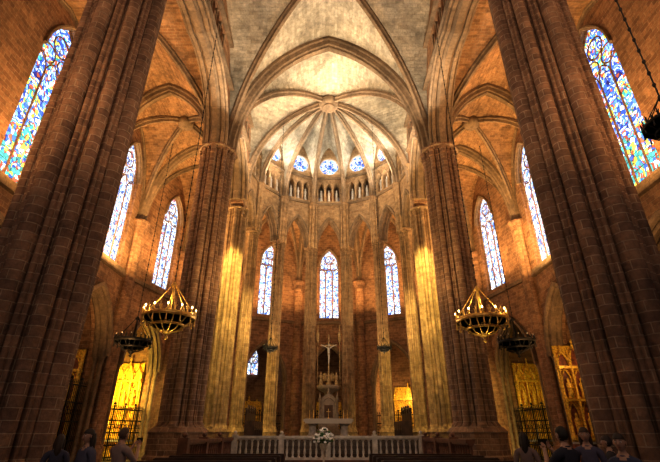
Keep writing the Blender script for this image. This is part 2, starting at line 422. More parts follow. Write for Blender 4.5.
def window(p0,p1,uc,w,zb,za,off,gm,lights=3,bars=True):
    global nb; nb+=1
    M_,_=frame(p0,p1,off); mb=MB(); h=w/2
    zs=za-w*.95
    v,f=fill2d([opening(uc,w,zb,zs,za)],.03)
    uvs=[[(v[i][0],v[i][1]) for i in ff] for ff in f]
    mb.add(v,f,0,uvs,M=M_)
    def pth(l): return [M_@Vector((u,z,0)) for u,z in l]
    r=.07
    lw=w/lights; zl=zs-.35*w
    mb.tube(pth(opening(uc,w-.08,zb,zs,za)),.12,6,1)
    for i in range(1,lights): mb.tube(pth([(uc-h+i*lw,zb),(uc-h+i*lw,zl+.1)]),r,6,1)
    for i in range(lights): mb.tube(pth(arch(uc-h+(i+.5)*lw,lw,zl,zl+lw*.95,5)),r*.8,5,1)
    rr=w*.21
    zc=zs+.42*w
    mb.tube(pth(circle(uc,zc,rr,18)),r*.9,5,1,closed=True)
    for a in range(3):
        an=pi/2+a*2*pi/3; mb.tube(pth(circle(uc+rr*.48*math.cos(an),zc+rr*.48*math.sin(an),rr*.44,10)),r*.5,4,1,closed=True)
    for s_ in (-1,1): mb.tube(pth(circle(uc+s_*w*.235,zs+.05*w,w*.185,16)),r*.8,5,1,closed=True)
    if bars:
        z=zb+.8
        while z<zl: mb.tube(pth([(uc-h,z),(uc+h,z)]),.03,4,2); z+=.8
    return mb.build('window_%d'%nb,[gm,M_PIER,M_IRON])

def altarpiece(name,c,ang,w,h,painted=None):
    painted=painted or M_GOLDW
    mb=MB()
    mb.box((0,.2,.5),(w,.9,1.0),1)
    mb.box((0,-.02,1.05),(w*1.04,.98,.1),2)
    mb.box((0,.5,h/2+.5),(w,.12,h-1),0)
    cols=3; cw=w/cols
    rows=[1.25,1.25+(h-1.6)*.42,1.25+(h-1.6)*.8]
    for ri in range(2):
        z0=rows[ri]; z1=rows[ri+1]
        mb.box((0,.3,z0),(w*1.03,.4,.14),0)
        for i in range(cols):
            xc=-w/2+(i+.5)*cw
            mb.box((xc,.42,(z0+z1)/2),(cw*.62,.06,(z1-z0)*.8),1)
            mb.tube([(xc+u,.33,z) for u,z in arch(0,cw*.72,z1-.45*(z1-z0),z1-.1,5)],.05,5,0)
            hh=(z1-z0)*.62
            mb.lathe([(.14,0),(.17,.05),(.13,.3*hh),(.16,.7*hh),(.06,.8*hh),(.085,.88*hh),(.07,.96*hh),(.01,hh)],10,(xc,.22,z0+.1),0)
            mb.tube([(xc-.16,.2,z0+.1+.68*hh),(xc-.17,.1,z0+.1+.45*hh),(xc-.02,.05,z0+.1+.5*hh)],.035,5,0)
            mb.tube([(xc+.16,.2,z0+.1+.68*hh),(xc+.17,.1,z0+.1+.45*hh),(xc+.02,.05,z0+.1+.5*hh)],.035,5,0)
        for i in range(cols+1):
            x=-w/2+i*cw
            mb.lathe([(.11,0),(.11,.12),(.07,.16),(.06,(z1-z0)*.5),(.075,(z1-z0)*.85),(.12,(z1-z0)-.05)],8,(x,.2,z0+.05),0)
    mb.box((0,.3,rows[2]),(w*1.05,.45,.16),0)
    hs=[.62,1.0,.62]
    for i in range(cols):
        xc=-w/2+(i+.5)*cw; H=(h-rows[2])*hs[i]+.3
        mb.tube([(xc+u,.3,z) for u,z in arch(0,cw*.9,rows[2]+.1,rows[2]+.1+H*.75,6)],.07,5,0)
        v,f=fill2d([opening(xc,cw*.85,rows[2],rows[2]+.12,rows[2]+H*.72,5)],.06)
        mb.add([(a,.42+c_,b) for a,b,c_ in v],f,1)
        mb.lathe([(.06,0),(.09,.1),(.03,.2),(.1,.32),(.0,.5)],6,(xc,.3,rows[2]+H*.75),0)
    for i in range(cols+1):
        mb.lathe([(.1,0),(.1,.3),(.13,.34),(.05,.6),(0,1.0)],6,(-w/2+i*cw,.25,rows[2]),0)
    for x in (-.4*w,-.25*w,.25*w,.4*w):
        mb.lathe([(.09,0),(.02,.06),(.03,.2),(.02,.35),(.05,.4),(.018,.42),(.018,.75)],8,(x,-.2,1.1),2)
    return mb.build(name,[M_GOLDW,painted,M_CLOTH],c,ang)

def grille(name,p0,p1,h):
    """local x along the grille, origin at its middle"""
    mb=MB(); L=math.hypot(p1[0]-p0[0],p1[1]-p0[1])
    n=int(L/.17)
    for i in range(n+1):
        u=-L/2+L*i/n
        if i%6==0:
            mb.box((u,0,h/2+.1),(.07,.07,h+.2)); mb.sphere((u,0,h+.3),.09,0,6,4)
        else:
            mb.box((u,0,h/2),(.03,.03,h))
            mb.add([(u-.06,0,h),(u+.06,0,h),(u,0,h+.28),(u,.04,h+.1),(u,-.04,h+.1)],[(0,3,2),(1,2,3),(0,2,4),(1,4,2)])
    for z in (.15,h*.28,h*.52,h*.76,h-.05): mb.box((0,0,z),(L,.05,.07))
    for i in range(n//2):
        u=-L/2+L*(i*2+1)/n; mb.tube([(u+.14*math.cos(a*pi/4),0,h*.64+.14*math.sin(a*pi/4)) for a in range(8)],.018,4,0,closed=True)
    return mb.build(name,[M_IRON],((p0[0]+p1[0])/2,(p0[1]+p1[1])/2,0),math.atan2(p1[1]-p0[1],p1[0]-p0[0]))

def chapel(mb,p0,p1,uc,w,depth,h,t=TH):
    M_,L=frame(p0,p1); a,b=uc-w/2,uc+w/2
    z0,z1=t*.95,depth
    v=[(a,0,z0),(b,0,z0),(b,0,z1),(a,0,z1),(a,h,z0),(b,h,z0),(b,h,z1),(a,h,z1)]
    mb.add(v,[(0,4,7,3),(1,2,6,5),(3,7,6,2),(4,5,6,7)],0,M=M_)
    return M_

def lightpt(loc,e,col=(1,.6,.25),r=.12,name='chapel_or_fill_light'):  # default name serves chapel lamps and fill lights outside the chapels
    l=bpy.data.lights.new(name,'POINT'); l.energy=e; l.color=col; l.shadow_soft_size=r
    o=bpy.data.objects.new(name,l); o.location=loc; coll.objects.link(o); return o
def lightspot(loc,tgt,e,col,ang=45,blend=.6,r=.15,name='spot_light'):
    l=bpy.data.lights.new(name,'SPOT'); l.energy=e; l.color=col; l.shadow_soft_size=r; l.spot_size=math.radians(ang); l.spot_blend=blend
    o=bpy.data.objects.new(name,l); o.location=loc; o.rotation_euler=(Vector(tgt)-Vector(loc)).to_track_quat('-Z','Y').to_euler(); coll.objects.link(o); return o
def lightarea(loc,tgt,e,col,size=1.0,name='flood_lamp'):
    l=bpy.data.lights.new(name,'AREA'); l.energy=e; l.color=col; l.size=size
    o=bpy.data.objects.new(name,l); o.location=loc; o.rotation_euler=(Vector(tgt)-Vector(loc)).to_track_quat('-Z','Y').to_euler(); coll.objects.link(o); return o

for sx in (-1,1):
    mb=MB()
    for b in range(3):
        y0,y1=YB[b],YB[b+1]
        p0,p1=((-14,y0),(-14,y1)) if sx<0 else ((14,y1),(14,y0))
        L=y1-y0; uc=L/2
        wc={0:L/2,1:15.95-9.5,2:24.8-21}[b]
        wt={0:20.4,1:21.6,2:20.7}[b]
        if sx>0: wc=L-wc
        ow=4.8 if b==2 else 6.0
        loops=[[(0,-.3),(L,-.3),(L,22.9),(0,22.9)],opening(uc,ow,0,5.8,9.7,10),opening(wc,2.8,11.7,wt-2.8*.95,wt,10)]
        M_,_=wall(mb,p0,p1,loops,TH,TH/2)
        chapel(mb,p0,p1,uc,ow+.5,5.0,10.4)
        for w,k in ((-.02,1.3),(.35,1.0)):
            trim.sweep([M_@Vector((u,z,w-TH/2)) for u,z in arch(uc,ow,5.8,9.7,10)],(1,0,0),sc(SECARCH,k))
            for e in (-1,1): trim.lathe([(.22,0),(.22,.3),(.13,.4),(.13,5.5),(.22,5.8)],10,M_@Vector((uc+e*ow/2,0,w-TH/2)))
        trim.sweep([M_@Vector((u,z,-TH/2)) for u,z in arch(wc,2.85,wt-2.8*.95,wt,10)],(1,0,0),sc(SECARCH,.6))
        trim.box((sx*13.92,(y0+y1)/2,11.2),(.35,L,.22)); trim.box((sx*13.95,(y0+y1)/2,11.45),(.2,L,.2))
        window(p0,p1,wc,2.8,11.7,wt,.3,M_GA if b<2 else M_GB)
        if b:
            ya,yb=(y0+y1)/2-ow/2,(y0+y1)/2+ow/2
            if b==2 and sx>0: yb=25.3
            grille('iron_grille',(sx*14.5,ya),(sx*14.5,yb),4.1)
        if b==2:
            if sx>0: altarpiece('gilded_altarpiece',(14.95,25.9,0),0,2.3,6.4,M_PAINT); lightpt((14.7,24.2,5.2),38,(1,.6,.22))
            else: altarpiece('gilded_altarpiece',(-16.3,26.05,0),0,2.6,6.2,M_PAINT); lightpt((-15.6,23.6,5.2),18,(1,.62,.25))
        if b==1:
            altarpiece('gilded_altarpiece',(sx*18.0,(y0+y1)/2,0),pi/2 if sx<0 else -pi/2,3.4,6.2)
            lightpt((sx*16.0,(y0+y1)/2,6.5),40)
    for y in YB:
        mb.lathe([(.75,0),(.75,.8),(.55,1.0),(.5,1.1),(.5,14.6),(.56,14.7),(.5,14.8),(.72,15.3),(.75,15.5)],14,(sx*13.95,y,0))
        for d in (-.5,.5): mb.lathe([(.16,0),(.16,14.6),(.28,15.4)],8,(sx*13.75,y+d,0))
    mb.build('wall_aisle_'+('left' if sx<0 else 'right'),[M_WALL])

mb=MB(); up=MB()
for k in range(7):
    a0,a1=angs[k],angs[k+1]; am=(a0+a1)/2
    p0,p1=pol(RO,a0),pol(RO,a1)
    L=(Vector(p1)-Vector(p0)).length; uc=L/2
    wu=uc+{0:.85,6:-.85}.get(k,0); ww=2.4 if k in (0,6) else 2.15; wt=20.0 if k in (0,6) else 19.2
    loops=[[(0,-.3),(L,-.3),(L,22.9),(0,22.9)],opening(uc,4.2,0,5.6,9.3,10),opening(wu,ww,11.8,wt-ww*.95,wt,9)]
    M_,_=wall(mb,p0,p1,loops,TH,TH/2)
    ow=4.2
    chapel(mb,p0,p1,uc,ow+.3,4.6,10)
    nrm=M_.to_3x3()@Vector((0,0,1))
    for w in (0,.4):
        trim.sweep([M_@Vector((u,z,w-TH/2)) for u,z in arch(uc,ow,5.6,9.3,9)],nrm,SECARCH)
        for e in (-1,1): trim.lathe([(.2,0),(.2,.3),(.12,.4),(.12,5.3),(.2,5.6)],8,M_@Vector((uc+e*ow/2,0,w-TH/2)))
    trim.box((L/2,11.3,-TH/2-.05),(L,.25,.3),0,M=M_)
    trim.sweep([M_@Vector((u,z,-TH/2)) for u,z in arch(wu,ww+.05,wt-ww*.95,wt,8)],nrm,sc(SECARCH,.6))
    window(p0,p1,wu,ww,11.8,wt,.3,M_GB)
    q0=M_@Vector((uc-ow/2,0,0)); q1=M_@Vector((uc+ow/2,0,0))
    grille('iron_grille',(q0.x,q0.y),(q1.x,q1.y),3.0)
    out=Vector((math.sin(am),math.cos(am),0)); tan=Vector((math.cos(am),-math.sin(am),0)); mid=Vector((*pol(RO*math.cos(DA/2),am),0))
    if k in (0,6):
        s_=1 if k==0 else -1
        c=mid+out*2.15+tan*s_*1.6
        ang=math.atan2((tan*s_).y,(tan*s_).x)-pi/2
        altarpiece('gilded_altarpiece',c,ang,2.3,6.3)
        lp=mid+out*1.6-tan*s_*.6; lightpt((lp.x,lp.y,4.4),460 if k==0 else 28,(1,.78,.16),.1)
    else:
        c=mid+out*(3.9 if k!=3 else 3.8)
        altarpiece('gilded_altarpiece',c,-am,2.8 if k in(1,4,5) else 2.4,5.6 if k in (1,4,5) else 4.3)
        lp=mid+out*2.0; lightpt((lp.x,lp.y,4.6),{1:60,2:6,3:6,4:140,5:40}[k],(1,.68,.25),.1)
    if k==2: window((M_@Vector((0,0,4.0)))[:2],(M_@Vector((L,0,4.0)))[:2],uc,1.7,6.8,9.7,0,M_GB,2,False)
    x,y=pol(RO-.05,a0)
    if k>0:
        mb.lathe([(.7,0),(.7,.8),(.5,1.0),(.42,1.1),(.42,14.6),(.5,14.7),(.42,14.8),(.62,15.3),(.65,15.5)],14,(x,y,0))
    q0,q1=pol(RI,a0),pol(RI,a1); L=(Vector(q1)-Vector(q0)).length; uc=L/2
    loops=[arcade_loop(L,.38,16.0,16.4,19.2,27.6)]
    for i in (-1,0,1): loops.append(opening(uc+i*.72,.54,20.95,22.3,22.9,5))
    loops.append(circle(uc,24.85,.95,28))
    M_,_=wall(up,q0,q1,loops,.7,.1)
    nrm=M_.to_3x3()@Vector((0,0,1))
    for w in (-.25,.2,.45):
        trim.sweep([M_@Vector((u,z,w)) for u,z in arch(uc,L-.76,16.4,19.2,8)],nrm,sc(SECARCH,.7))
    for zz in (20.6,23.4): trim.box((L/2,zz,-.33),(L,.18,.32),0,M=M_)
    for i in range(4):
        cpt=M_@Vector((uc+(i-1.5)*.72,20.7,-.32)); up.lathe([(.1,0),(.06,.1),(.055,.2),(.055,1.5),(.1,1.65)],8,cpt)
    for i in range(3):
        u=uc+(i-1)*.72; up.tube([M_@Vector((u-.34,22.4,-.32)),M_@Vector((u,23.15,-.32)),M_@Vector((u+.34,22.4,-.32))],.05,5)
        q=M_@Vector((u,20.95,-.1)); up.lathe([(.14,0),(.16,.1),(.12,.55),(.15,.95),(.06,1.08),(.09,1.18),(.08,1.27),(.01,1.34)],8,q,1)
    up.box((L/2,24.9,.95),(L,5.6,.12),0,M=M_)
    nb+=1; gl=MB(); v,f=fill2d([circle(uc,24.85,.96,24)],.02); gl.add(v,f,0,[[(v[i][0],v[i][1]) for i in ff] for ff in f],M=M_@Matrix.Translation((0,0,-.1)))
    gl.tube([M_@Vector((u,z,-.15)) for u,z in circle(uc,24.85,.92,28)],.07,6,1,closed=True)
    for i in range(6):
        an=i*pi/3+pi/6; gl.tube([M_@Vector((u,z,-.14)) for u,z in circle(uc+.56*math.cos(an),24.85+.56*math.sin(an),.27,12)],.035,5,1,closed=True)
    gl.build('window_%d'%nb,[M_GC,M_MARB])
mb.build('wall_ambulatory',[M_WALL]); up.build('wall_apse',[M_PIER2,M_MARB])
trim.build('trim_mouldings',[M_RIB])

# ------------------------------------------------------------------ floor, platform
mb=MB(); mb.box((0,22,-.15),(46,60,.3)); mb.build('floor',[M_FLOOR])
mb=MB()
ring=[pol(RI-1.0,a) for a in angs]
top=1.3
pts=[(-5.4,26.6)]+[(x,y) for x,y in ring if y>26.7]+[(5.4,26.6)]
n=len(pts)
mb.add([(x,y,0) for x,y in pts]+[(x,y,top) for x,y in pts],[tuple(range(n,2*n))]+[(i,(i+1)%n,(i+1)%n+n,i+n) for i in range(n)])
for i in range(6):
    h=top*(6-i)/7; mb.box((0,26.6-.14-.28*i,h/2),(9.0,.28,h))
mb.build('presbytery_platform',[M_STEP])

def balustrade(name,p0,p1,h,mat,mat2,sp=.24,plinth=.3):
    mb=MB(); M_,L=frame(p0,p1)
    mb.box((L/2,plinth/2,0),(L,plinth,.45),1,M=M_)
    mb.box((L/2,plinth+.05,0),(L,.1,.34),0,M=M_)
    mb.box((L/2,h-.06,0),(L,.12,.34),0,M=M_); mb.box((L/2,h-.15,0),(L,.06,.24),0,M=M_)
    hh=h-.18-plinth-.1; n=int(L/sp)
    pr=[(.075,0),(.075,.06),(.04,.1),(.07,.32*hh),(.045,.5*hh),(.035,.55*hh),(.06,.75*hh),(.04,hh-.08),(.075,hh-.05),(.075,hh)]
    for i in range(n+1):
        u=L*i/n; q=M_@Vector((u,plinth+.1,0))
        if i%8==0: mb.box((u,h/2+.03,0),(.26,h+.06,.36),0,M=M_); mb.sphere((u,h+.15,0),.1,0,8,6,M=M_)
        else: mb.lathe(pr,8,q,0)
    mb.build(name,[mat,mat2])
balustrade('altar_balustrade',(-4.9,24.6),(4.9,24.6),1.42,M_MARB,M_REDW,.3)
balustrade('stair_balustrade',(-5.2,17.0),(-5.0,23.9),1.35,M_REDW,M_WOOD,.3)
balustrade('stair_balustrade',(5.0,23.9),(5.2,17.0),1.35,M_REDW,M_WOOD,.3)

# altar
mb=MB()
for x in (-1.0,1.0):
    mb.lathe([(.34,0),(.34,.1),(.24,.16),(.22,.6),(.3,.72),(.4,.84),(.42,.9)],14,(x,0,0))
    mb.box((x,0,.45),(.34,.34,.9))
mb.box((0,0,.96),(3.1,1.1,.14)); mb.box((0,0,1.04),(2.9,1.16,.03),1); mb.box((0,-.575,.9),(2.9,.02,.26),1)
for x in (-1.2,-.95,.95,1.2):
    mb.lathe([(.09,0),(.02,.05),(.03,.12),(.02,.2),(.05,.24),(.02,.25),(.02,.5),(.003,.55)],8,(x,.1,1.05),2)
mb.box((0,.2,1.35),(.03,.03,.6),2); mb.box((0,.2,1.48),(.26,.03,.03),2); mb.lathe([(.1,0),(.03,.06),(.02,.1)],8,(0,.2,1.05),2)
mb.build('altar_table',[M_MARB,M_CLOTH,M_GOLD],(0,29.0,top))
# throne
mb=MB()
mb.box((0,0,.12),(2.4,1.4,.24)); mb.box((0,.05,.36),(1.9,1.2,.24)); mb.box((0,.1,.72),(1.0,.7,.5)); mb.box((0,.05,1.0),(.9,.6,.08),1)
for x in (-.6,.6):
    mb.box((x,.1,.95),(.16,.8,.95)); mb.lathe([(.09,0),(.09,1.3),(.14,1.35),(.05,1.6),(0,1.9)],8,(x,.45,1.0))
v,f=fill2d([opening(0,1.2,.5,2.0,2.75,8)],.14); mb.add([(a,.5+c,b) for a,b,c in v],f)
mb.tube([(u,.42,z) for u,z in opening(0,1.0,1.1,1.9,2.5,8)],.05,6)
mb.box((0,.425,1.6),(.6,.02,.8),1)
mb.lathe([(.07,0),(.12,.12),(.04,.2),(.09,.3),(0,.4)],8,(0,.5,2.72))
M_THR=plain('throne_stone',(.34,.27,.2),.5)
mb.build('bishop_throne',[M_THR,plain('throne_upholstery',(.12,.07,.045),.8)],(0,31.2,top))
# crucifix with angels on column
mb=MB()
mb.lathe([(.7,0),(.7,.25),(.42,.35),(.26,.5),(.22,2.6),(.34,2.9),(.75,3.1),(.85,3.25),(.8,3.4)],16,(0,0,0),1)
def angel(mb,x,y,z,h,fa):
    R=Matrix.Translation((x,y,z))@Matrix.Rotation(fa,4,'Z')
    mb.lathe([(.2*h,0),(.17*h,.2*h),(.1*h,.45*h),(.13*h,.68*h),(.12*h,.76*h),(.045*h,.82*h),(.075*h,.88*h),(.08*h,.93*h),(.03*h,1.0*h)],10,(0,0,0),0,M=R)
    for s in (-1,1):
        mb.tube([(s*.12*h,0,.74*h),(s*.18*h,-.1*h,.62*h),(s*.06*h,-.24*h,.7*h)],[.045*h,.035*h,.025*h],6,0,M=R)
        mb.add([(s*.04*h,.08*h,.72*h),(s*.3*h,.16*h,.95*h),(s*.36*h,.18*h,.7*h),(s*.24*h,.15*h,.3*h),(s*.06*h,.1*h,.5*h),(s*.04*h,.12*h,.72*h),(s*.3*h,.2*h,.95*h),(s*.36*h,.22*h,.7*h),(s*.24*h,.19*h,.3*h),(s*.06*h,.14*h,.5*h)],
          [(0,1,2,3,4),(9,8,7,6,5)]+[(i,i+5,(i+1)%5+5,(i+1)%5) for i in range(5)],0,M=R)
for i in range(6):
    a=i*pi/3+pi/6; angel(mb,.66*math.cos(a),.42*math.sin(a),3.4,.95,a+pi/2)
mb.box((0,.1,5.3),(.1,.08,3.8),0); mb.box((0,.1,6.35),(1.3,.08,.1),0)
mb.tube([(0,-.02,5.0),(.03,-.06,5.35),(0,-.03,5.7)],[.045,.06,.08],8,2); mb.tube([(0,-.03,5.68),(0,-.03,5.9),(0,-.02,6.15)],[.08,.1,.12],8,2)
mb.tube([(-.6,0,6.4),(-.3,-.02,6.26),(-.07,-.03,6.12)],[.028,.036,.05],6,2); mb.tube([(.6,0,6.4),(.3,-.02,6.26),(.07,-.03,6.12)],[.028,.036,.05],6,2)
mb.sphere((.02,-.06,6.36),.085,2,8,6,(1,1,1.25)); mb.sphere((0,-.03,5.68),.105,0,8,5,(1,.9,.7))
for s in (-1,1):   # flanking pole lanterns
    mb.lathe([(.08,0),(.06,.1),(.03,.2),(.03,3.3),(.1,3.38),(.12,3.5),(.12,3.85),(.15,3.9),(.05,4.15),(.02,4.4),(.05,4.45),(0,4.7)],8,(s*.85,.2,3.3))
    for j in range(3): mb.sphere((s*.85,.2,4.0+j*.8),.06,0,8,5,(1,1,.6))
mb.build('crucifix_with_angels',[M_GOLDD,M_THR,M_CLOTH],(0,33.0,top))

for s in (-1,1):
    mb=MB()
    for i in range(4):
        y=-1.2+i*.8
        mb.box((0,y,.45),(.5,.7,.08)); mb.box((s*.28,y,.75),(.08,.76,1.5)); mb.box((-0.02,y-.38,.45),(.6,.06,.9))
        mb.tube([(s*.22,y-.38+u,z) for u,z in arch(.38,.7,1.35,1.75,5)],.04,5)
    mb.box((0,1.62,.45),(.6,.06,.9)); mb.box((s*.28,.02,1.55),(.12,3.4,.08))
    mb.build('choir_stall',[M_WOOD],(s*4.6,28.6,top))
for y in (11.8,13.0,14.2,15.4):
    for s in (-1,1):
        mb=MB(); w=3.2
        mb.box((0,0,.44),(w,.4,.05)); mb.box((0,-.22,.68),(w,.05,.5)); mb.box((0,-.23,.95),(w,.09,.05))
        for x in (-w/2,0,w/2): mb.box((x,0,.22),(.06,.42,.44))
        for x in (-w/2,w/2): mb.box((x,-.1,.48),(.07,.34,.96))
        mb.box((0,-.42,.12),(w,.16,.05))
        for x in (-w/2+.1,w/2-.1): mb.box((x,-.36,.05),(.05,.24,.1))
        mb.build('church_pew',[M_WOOD],(s*3.0,y,0))
mb=MB()
mb.lathe([(.25,0),(.22,.05),(.05,.12),(.04,.75),(.16,.85),(.2,1.05),(.17,1.1)],14)
for i in range(110):
    a=random.uniform(0,2*pi); e=random.uniform(-.2,1)*pi/2; r=random.uniform(.3,.52)
    p=(r*math.cos(a)*math.cos(e)*.9,r*math.sin(a)*math.cos(e)*.9,1.25+r*math.sin(e))
    mb.tube([(0,0,1.0),p],.008,3,1)
    if i%3:
        for q in range(5):
            b=q*2*pi/5; mb.sphere((p[0]+.045*math.cos(b),p[1]+.045*math.sin(b)*.6,p[2]+.03*math.sin(b)),.04,2,5,3)
    else: mb.sphere(p,.09,1,6,4,(1,.5,.35))
mb.build('flower_arrangement',[M_MARB,M_LEAF,M_PETAL],(-.2,22.6,0))

# ------------------------------------------------------------------ chandeliers
def chandelier(x,y,z,R,ztop,gold=True,e=0):
    mb=MB()
    mb.lathe([(R,0),(R*1.03,.02*R),(R*1.03,.14*R),(R,.17*R),(R*.97,.14*R),(R*.97,.02*R),(R,0)],32)
    mb.lathe([(R*.62,-.30*R),(R*.66,-.27*R),(R*.66,-.2*R),(R*.6,-.18*R),(R*.62,-.30*R)],24)
    mb.lathe([(.02*R,-.8*R),(.09*R,-.74*R),(.03*R,-.66*R),(.16*R,-.55*R),(.22*R,-.48*R),(.08*R,-.4*R),(.05*R,-.2*R),(.04*R,1.3*R),(.14*R,1.4*R),(.03*R,1.55*R)],12)
    n=12
    for i in range(n):
        a=2*pi*i/n; c,s=math.cos(a),math.sin(a)
        mb.tube([(R*k*c,R*k*s,R*zz) for k,zz in ((.2,-.5),(.48,-.42),(.64,-.25),(.85,-.15),(1.0,0))],.018*R+.005,5)
        mb.tube([(R*c,R*s,.14*R),(R*1.02*c,R*1.02*s,.46*R)],[.05*R,.01*R],5)
        for d in (-1,1):
            a2=a+d*.07; mb.tube([(R*c,R*s,.2*R),(R*1.03*math.cos(a2),R*1.03*math.sin(a2),.36*R)],[.03*R,.012*R],4)
        a3=a+pi/n; mb.lathe([(.04*R,0),(.06*R,.05*R),(.025*R,.07*R),(.025*R,.2*R)],6,(R*math.cos(a3),R*math.sin(a3),.15*R))
        mb.sphere((R*math.cos(a3),R*math.sin(a3),.40*R),.032*R,1,6,5,(1,1,1.5))
        mb.tube([(R*math.cos(a3),R*math.sin(a3),0),(R*math.cos(a3),R*math.sin(a3),-.2*R)],[.02*R,.035*R],5)
        mb.sphere((R*math.cos(a3),R*math.sin(a3),-.22*R),.05*R,0,6,4)
    for i in range(6):
        a=2*pi*i/6; mb.tube([(R*math.cos(a),R*math.sin(a),.16*R),(.08*R*math.cos(a),.08*R*math.sin(a),1.42*R)],.014*R+.004,4)
    L=ztop-z; zz=1.5*R
    mb.tube([(0,0,1.5*R),(0,0,L)],.014,5,2)
    while zz<L: mb.sphere((0,0,zz),.035,2,5,4,(1,1,1.6)); zz+=.3
    mb.build('chandelier',[M_GOLD if gold else M_IRON,M_BULB if gold else M_CLOTH,M_IRON],(x,y,z))
    if e:
        lightpt((x,y,z+.55*R),e,(1,.7,.3),.1,'chandelier_glow'); lightpt((x,y,z-1.5*R),e*.6,(1,.75,.3),.05,'chandelier_glow')
chandelier(-5.85,15.3,5.35,.92,20.5,True,40)
chandelier(5.8,15.6,5.3,.92,20.5,True,40)
chandelier(-10.2,22.2,5.8,.9,18.6,False)
chandelier(9.95,22.4,5.8,.9,18.6,False)
chandelier(-3.7,27.2,6.4,.45,25.0,False)
chandelier(3.55,27.2,6.4,.45,25.0,False)
chandelier(6.15,5.85,6.5,.42,20,False)

# ------------------------------------------------------------------ people
def person(x,y,h,rot,shirt,trous,hair,longhair=False,arms='down',skin=(.5,.31,.22)):
    k=h/1.72
    mS=plain('skin',skin,.55,nv=.06); mC=plain('shirt_fabric',shirt,.85,nv=.1,scale=15); mT=plain('trouser_fabric',trous,.85,nv=.1,scale=15)
    mH=plain('hair',hair,.6,nv=.3,scale=40); mE=plain('eye',(.02,.015,.01),.3); mSh=plain('shoe_leather',(.03,.025,.02),.5)
    V=[];E=[];R=[];T=[]
    def v(p,r,t,par=None):
        V.append(p);R.append(r);T.append(t)
        if par is not None: E.append((par,len(V)-1))
        return len(V)-1
    pe=v((0,0,.96),(.15,.11),1); sp=v((0,.01,1.12),(.135,.10),1,pe); ch=v((0,.0,1.3),(.16,.115),1,sp); nk=v((0,-.01,1.44),(.085,.075),1,ch); n2=v((0,.0,1.52),(.052,.052),0,nk); n3=v((0,.01,1.58),(.05,.05),0,n2)
    hands=[]
    for s in (-1,1):
        sh=v((s*.175,-.01,1.40),(.07,.07),1,nk)
        if arms=='phone':
            el=v((s*.23,.16,1.2),(.048,.048),1,sh); wr=v((s*.08,.34,1.42),(.03,.03),0,el); d=Vector((-s*.2,.25,.6)).normalized()
        elif arms=='fold' and s>0:
            el=v((s*.25,.02,1.14),(.048,.048),1,sh); wr=v((s*.1,.24,1.12),(.03,.03),0,el); d=Vector((-1*s,.3,.1)).normalized()
        else:
            el=v((s*.24,-.02,1.12),(.048,.048),1,sh); wr=v((s*.25,.06,.88),(.03,.03),0,el); d=Vector((0,.15,-1)).normalized()
        W=Vector(V[wr]); pm=W+d*.07; v(tuple(pm),(.036,.022),0,wr); hands.append((s,pm,d))
        hp=v((s*.095,0,.88),(.095,.095),2,pe); kn=v((s*.11,.03,.5),(.06,.06),2,hp); an=v((s*.115,0,.1),(.042,.042),2,kn); v((s*.13,.15,.045),(.04,.035),3,an)
    me=bpy.data.meshes.new('b'); me.from_pydata(V,E,[]); ob=bpy.data.objects.new('b',me); coll.objects.link(ob)
    md=ob.modifiers.new('s','SKIN'); md.use_smooth_shade=True
    sv=me.skin_vertices[0].data
    for i,r in enumerate(R): sv[i].radius=r
    sv[0].use_root=True
    ob.modifiers.new('ss','SUBSURF').levels=2
    dg=bpy.context.evaluated_depsgraph_get(); m2=bpy.data.meshes.new_from_object(ob.evaluated_get(dg))
    mb=MB(); vs=[p.co.copy() for p in m2.vertices]; VV=[Vector(p) for p in V]
    segs=[(VV[a],VV[b],T[b]) for a,b in E]
    for p in m2.polygons:
        c=p.center; best=9;t=1
        for a,b,tt in segs:
            ab=b-a; u=max(0,min(1,(c-a).dot(ab)/ab.length_squared)); d=(a+ab*u-c).length
            if d<best: best=d;t=tt
        mb.f.append(list(p.vertices)); mb.m.append(t); mb.uv.append(None); mb.sm.append(True)
    mb.v=vs
    bpy.data.objects.remove(ob)
    for s,pm,d in hands:
        side=Vector((0,1,0)) if abs(d.z)>.7 and arms!='phone' else Vector((1,0,0)); side=(side-d*side.dot(d)).normalized(); inn=d.cross(side)*(-s)
        for i,(o,l) in enumerate(((-.028,.062),(-.01,.075),(.009,.07),(.026,.055))):
            p0=pm+side*o+d*.01; mb.tube([p0,p0+d*l*.55,p0+d*l*.9+inn*.012,p0+d*l*1.1+inn*.03],[.0095,.009,.008,.006],6,0)
        p0=pm-d*.035-side*.022; mb.tube([p0,p0-side*.025+d*.03+inn*.01,p0-side*.03+d*.06+inn*.018],[.011,.01,.008],6,0)
    if arms=='phone': mb.box((0,.42,1.56),(.15,.012,.08),4)
    H=Vector((0,.02,1.655))
    seg,rg=20,16; ring=[]
    for i in range(rg+1):
        ph=pi*i/rg; z=-math.cos(ph); r=max(math.sin(ph),.01); row=[]
        for j in range(seg):
            a=2*pi*j/seg; X=r*math.cos(a); Y=r*math.sin(a)
            wx=.074*(1-.22*max(0,-z)); wy=.092*(1-.12*max(0,-z)*(1 if Y<0 else .2))
            row.append(H+Vector((X*wx,Y*wy,z*.118)))
        ring.append(row)
    mb.loft(ring,0,True)
    f=H+Vector((0,.088,0))
    mb.tube([f+Vector((0,-.004,.02)),f+Vector((0,.012,-.012)),f+Vector((0,.02,-.03)),f+Vector((0,-.002,-.04))],[.007,.011,.014,.008],6,0)
    for s in (-1,1):
        mb.sphere(H+Vector((s*.03,.077,.006)),.0115,6,8,6); mb.sphere(H+Vector((s*.03,.0865,.006)),.0055,4,6,4)
        mb.tube([H+Vector((s*.014,.086,.026)),H+Vector((s*.03,.087,.03)),H+Vector((s*.046,.078,.025))],.0035,4,5)
        mb.sphere(H+Vector((s*.077,-.005,-.005)),.03,0,8,6,(.3,.65,1))
